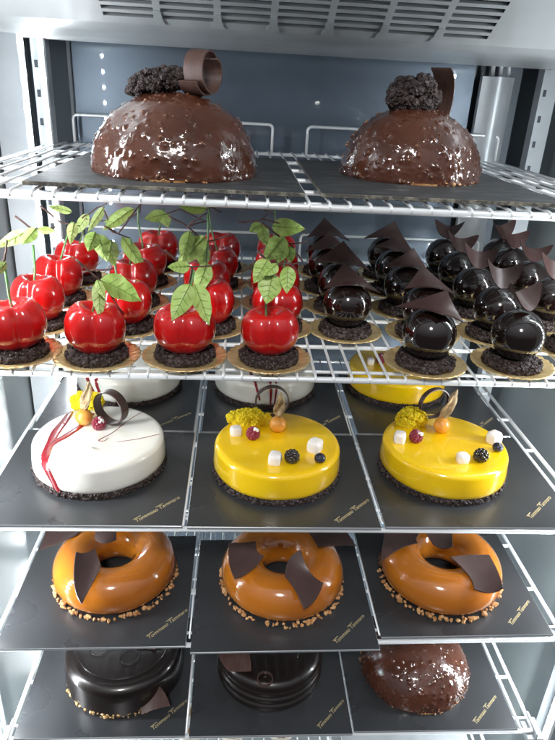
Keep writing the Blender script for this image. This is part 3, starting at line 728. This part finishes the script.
fruit_parts(cr,sp=(411,419,.0175,.012,.0125),phy=(442,425),husk=(457,390),mallows=[(400,437,.0080),(463,457,.0070),(494,438,.0090)],rasp=(416,437),black=[(481,456)],blue=[(498,447)])
choc_ring(cr,434,405,.0215,.007,math.radians(15))
cw2=entremet('white glazed cake half hidden behind the front white cake, rear left',-.158,.850,M['white'],G3)
b=MB(); ribbon(b,[(-.050,.06),(-.045,0),(-.05,-.05),(-.047,-.09)],[.005,.006,.006,.006]); ribbon(b,[(-.02,.05),(-.03,0),(-.036,-.08),(-.034,-.10)],[.004,.006,.006,.005]); b.build('red_sauce',M['sauce'],cw2)
cw3=entremet('white glazed cake with red stripes behind the middle yellow cake',.046,.852,M['white'],G3)
b=MB(); ribbon(b,[(-.045,.06),(-.030,0),(-.018,-.06),(-.012,-.095)],[.003,.004,.004,.003]); ribbon(b,[(-.02,.06),(-.006,0),(.004,-.06),(.008,-.105)],[.003,.004,.005,.003]); ribbon(b,[(-.01,.06),(.002,0),(.012,-.06),(.016,-.105)],[.002,.003,.003,.003]); b.build('red_sauce',M['sauce'],cw3)
cy2=entremet('yellow glazed cake half hidden behind the right yellow cake, rear right',.253,.862,M['yellow'],G3)
fruit_parts(cy2,mallows=[(371,360,.006),(392,352,.006)],rasp=(381,359))

# ------------------------------------------------------------------ caramel rings
G4='caramel ring cakes'
def ring_cake(label,x,y,k,R=.0775,hole=.023,h=.049,seed=0):
    t=thing('ring_cake',label,'ring cake',(x,y,ztop(k,x)),G4)
    rc=(R+hole)/2; rt=(R-hole)/2; b=MB(); prof=[]
    for i in range(41):
        a=-PI*.18+ (PI*1.36)*i/40; cc=math.cos(a); ss=math.sin(a)
        prof.append((rc+rt*cc, .004+ (h-.004)*(.30+.70*ss) if ss>0 else .004+(h-.004)*.30*(1+ss*1.6)))
    prof=[(r,max(z,.003)) for r,z in prof]
    b.lathe(prof,112); b.build('caramel_glaze',M['caramel'],t)
    crumb_ring(R*.955,R*1.025,.0,.0045,230,.0027,M['nutbase'],'nut_base',t,lod=0,core=False)
    return t
def shard_px(t,pts,bulge,inset=(0,0,0,0),name='chocolate_shard',m='darkchoc'):
    """pts: four (px,py,height above board)"""
    V=[atz(px,py,t.location.z+h+(.006 if t.name.startswith('ring') else 0))-t.location for px,py,h in pts]
    o=patch(*V,bulge=bulge*1.9,inset=tuple(q*1.9 for q in inset),n=16).build(name,M[m],t); sharp(o,50); return o
rk=[ring_cake('glossy caramel ring cake lit brightly at its left side, left board',-.149,.630,3),
    ring_cake('glossy caramel ring cake with two upright shards, middle board',.068,.617,3,R=.079),
    ring_cake('glossy caramel ring cake with flat overlapping shards, right board',.279,.622,3,R=.079)]
shard_px(rk[0],[(76,552,.066),(96,546,.060),(101,566,.052),(83,602,.046)],.004,(.001,-.001,.000,-.004))
shard_px(rk[0],[(96,527,.055),(119,522,.060),(116,540,.050),(96,541,.047)],-.003,(0,0,-.003,0))
shard_px(rk[0],[(48,522,.058),(90,520,.050),(76,535,.046),(40,548,.046)],.003,(0,0,0,0))
shard_px(rk[1],[(229,543,.066),(256,540,.068),(264,556,.060),(235,578,.050)],.0025,(.0,.002,-.002,-.002))
shard_px(rk[1],[(301,550,.070),(324,581,.052),(304,609,.047),(285,574,.056)],.004,(.003,-.002,.002,-.004))
shard_px(rk[1],[(307,531,.056),(342,529,.060),(356,546,.053),(318,549,.051)],-.003)
shard_px(rk[2],[(386,525,.060),(425,526,.064),(418,543,.052),(381,560,.048)],.004,(0,.003,.004,0))
shard_px(rk[2],[(422,523,.060),(453,520,.060),(453,546,.052),(434,543,.050)],.003,(0,0,-.002,0))
shard_px(rk[2],[(450,557,.056),(490,552,.060),(503,588,.050),(475,586,.047)],.005,(-.002,-.002,-.002,.004))

# ------------------------------------------------------------------ fifth shelf
t=thing('chocolate_cake','black glazed chocolate cake with gold crumbs along its front edge','cake',(-.143,.622,LV[4]),'dark cakes on the fifth shelf')
def cprof(R,h,z0=.002,fil=.012,steps=()):
    p=[(0,z0+h),(R*.5,z0+h),(R-fil-.001,z0+h)]
    for i in range(1,8): a=i/7*PI/2; p.append((R-fil+fil*math.sin(a)-.001,z0+h-fil+fil*math.cos(a)))
    n=30
    for i in range(1,n):
        f=i/n; z=z0+(h-fil)*(1-f); p.append((R-.001+(.0016*math.sin(f*steps*2*PI) if steps else 0)+.001*f,z))
    p+=[(R-.004,z0-.001),(0,z0-.001)]; return p
b=MB(); b.lathe(cprof(.080,.048),112); b.build('mirror_glaze',M['glaze2'],t)
crumb_ring(.0765,.0800,0,.008,80,.0028,M['goldcrumb'],'gold_crumbs',t,lod=0,arc=(-2.7,-1.05),core=False)
for (rx,ry,rr) in ((-.030,-.012,.013),(.012,-.028,.012),(.006,.018,.013)):
    b=MB(); b.tube([(rr*math.cos(2*PI*i/36),rr*math.sin(2*PI*i/36),0) for i in range(37)],.0006,6,cap=False); b.build('embossed_circle',M['glaze2'],t,loc=(rx,ry,.0521))
b=MB(); b.tube([(.062*math.cos(a),.062*math.sin(a),0) for a in [2*PI*i/72 for i in range(73)]],.0007,6,cap=False); b.build('embossed_rim',M['glaze2'],t,loc=(0,0,.0519))
shard_px(t,[(129,690,.036),(150,680,.044),(170,706,.018),(141,716,.010)],.005,(-.003,-.002,0,.001),m='curl')
shard_px(t,[(137,640,.060),(158,640,.060),(155,650,.053),(143,648,.053)],.002)
t=thing('chocolate_cake','black chocolate cake with ridged side and a ring on top, middle board','cake',(.059,.620,LV[4]),'dark cakes on the fifth shelf')
b=MB(); b.lathe(cprof(.073,.048,steps=3),112); b.build('mirror_glaze',M['glaze2'],t)
b=MB(); n=48; V=[]
for i in range(n):
    a=2*PI*i/n
    for (rr,zz) in ((.0105,0),(.0105,.004),(.0092,.004),(.0092,0)): V.append((rr*math.cos(a),rr*math.sin(a),zz))
b.add(V,[(4*i+k,4*i+(k+1)%4,4*((i+1)%n)+(k+1)%4,4*((i+1)%n)+k) for i in range(n) for k in range(4)])
q=atz(265,679,LV[4]+.054)-t.location; sharp(b.build('chocolate_ring',M['darkchoc'],t,loc=(q.x,q.y,.0520)),40)
shard_px(t,[(218,646,.062),(244,640,.066),(251,671,.059),(228,670,.057)],.002,(0,-.0015,0,-.002),m='curl')
b=MB()
for i in range(4): b.tube([(.035+.0025*i,-.03+.014*i,0),(.040+.0025*i,-.012+.014*i,0)],.0012,6)
b.build('glaze_ridge',M['choc_gloss'],t,loc=(0,0,.0520))
dome('brown glittery chocolate dome on the fifth shelf at right',(.268,.618),.0765,.058,LV[4],'chocolate domes',seed=21,nuts=850)

# ------------------------------------------------------------------ lowest shelf hints
board('pale grey card lying on the lowest shelf at right',.18,.53,.38,.80,LV[5],m='board',group='cards on the lowest shelf')
bpy.data.objects[[o.name for o in col.objects if o.get('label')=='pale grey card lying on the lowest shelf at right'][0]].children[0].data.materials[0]=M['post']
for i,(x,kind,w) in enumerate(((-.155,'paper','leftmost pale pastry in paper cup on the lowest shelf'),(-.055,'gold','gold crumbed pastry in paper cup on the lowest shelf'),(.010,'gold','second gold crumbed pastry from the left on the lowest shelf'),(.085,'pink','pink cream pastry in paper cup on the lowest shelf'))):
    t=thing('cup_pastry',w,'pastry',(x,.640,LV[5]),'pastries on the lowest shelf')
    MB().lathe([(0,0),(.022,0),(.029,.020),(.0285,.020),(.022,.002)],60,mod=lambda r,z,a:(r*(1+.03*math.sin(24*a)*(z>.01)),z)).build('paper_cup',M['paper'],t)
    MB().lathe([(0,.030),(.012,.028),(.022,.022),(.027,.015),(.0,.014)],40).build('filling',M['pink' if kind=='pink' else 'mallow'],t)
    if kind=='gold': crumb_ring(.004,.022,.022,.030,90,.003,M['goldcrumb'],'crumbs',t,lod=0,core=False)

# ------------------------------------------------------------------ light
w=bpy.data.worlds.new('World'); scene.world=w; w.use_nodes=True
nt=w.node_tree; bg=nt.nodes['Background']
tc=nt.nodes.new('ShaderNodeTexCoord'); sep=nt.nodes.new('ShaderNodeSeparateXYZ'); rp=nt.nodes.new('ShaderNodeValToRGB')
nt.links.new(tc.outputs['Generated'],sep.inputs[0]); nt.links.new(sep.outputs['Z'],rp.inputs[0])
rp.color_ramp.elements[0].position=0; rp.color_ramp.elements[0].color=(.07,.072,.08,1)
rp.color_ramp.elements[1].position=.9; rp.color_ramp.elements[1].color=(.75,.78,.84,1)
nt.links.new(rp.outputs[0],bg.inputs['Color']); bg.inputs['Strength'].default_value=.8
def area(name,loc,target,sx,sy,power,colr):
    l=bpy.data.lights.new(name,'AREA'); l.shape='RECTANGLE'; l.size=sx; l.size_y=sy; l.energy=power; l.color=colr
    o=bpy.data.objects.new(name,l); col.objects.link(o); o.location=loc
    o.rotation_euler=(Vector(target)-Vector(loc)).to_track_quat('-Z','Y').to_euler(); return o
area('shop_ceiling_lamp',(-.15,-1.0,2.75),(.05,.7,1.0),.22,.22,26,(1,.98,.95))

scene.view_settings.view_transform='Standard'; scene.view_settings.look='None'; scene.view_settings.exposure=.2; scene.view_settings.gamma=1
scene.render.engine='CYCLES'; scene.cycles.max_bounces=8; scene.cycles.use_denoising=True
scene.cycles.caustics_reflective=False; scene.cycles.caustics_refractive=False; scene.cycles.sample_clamp_indirect=12
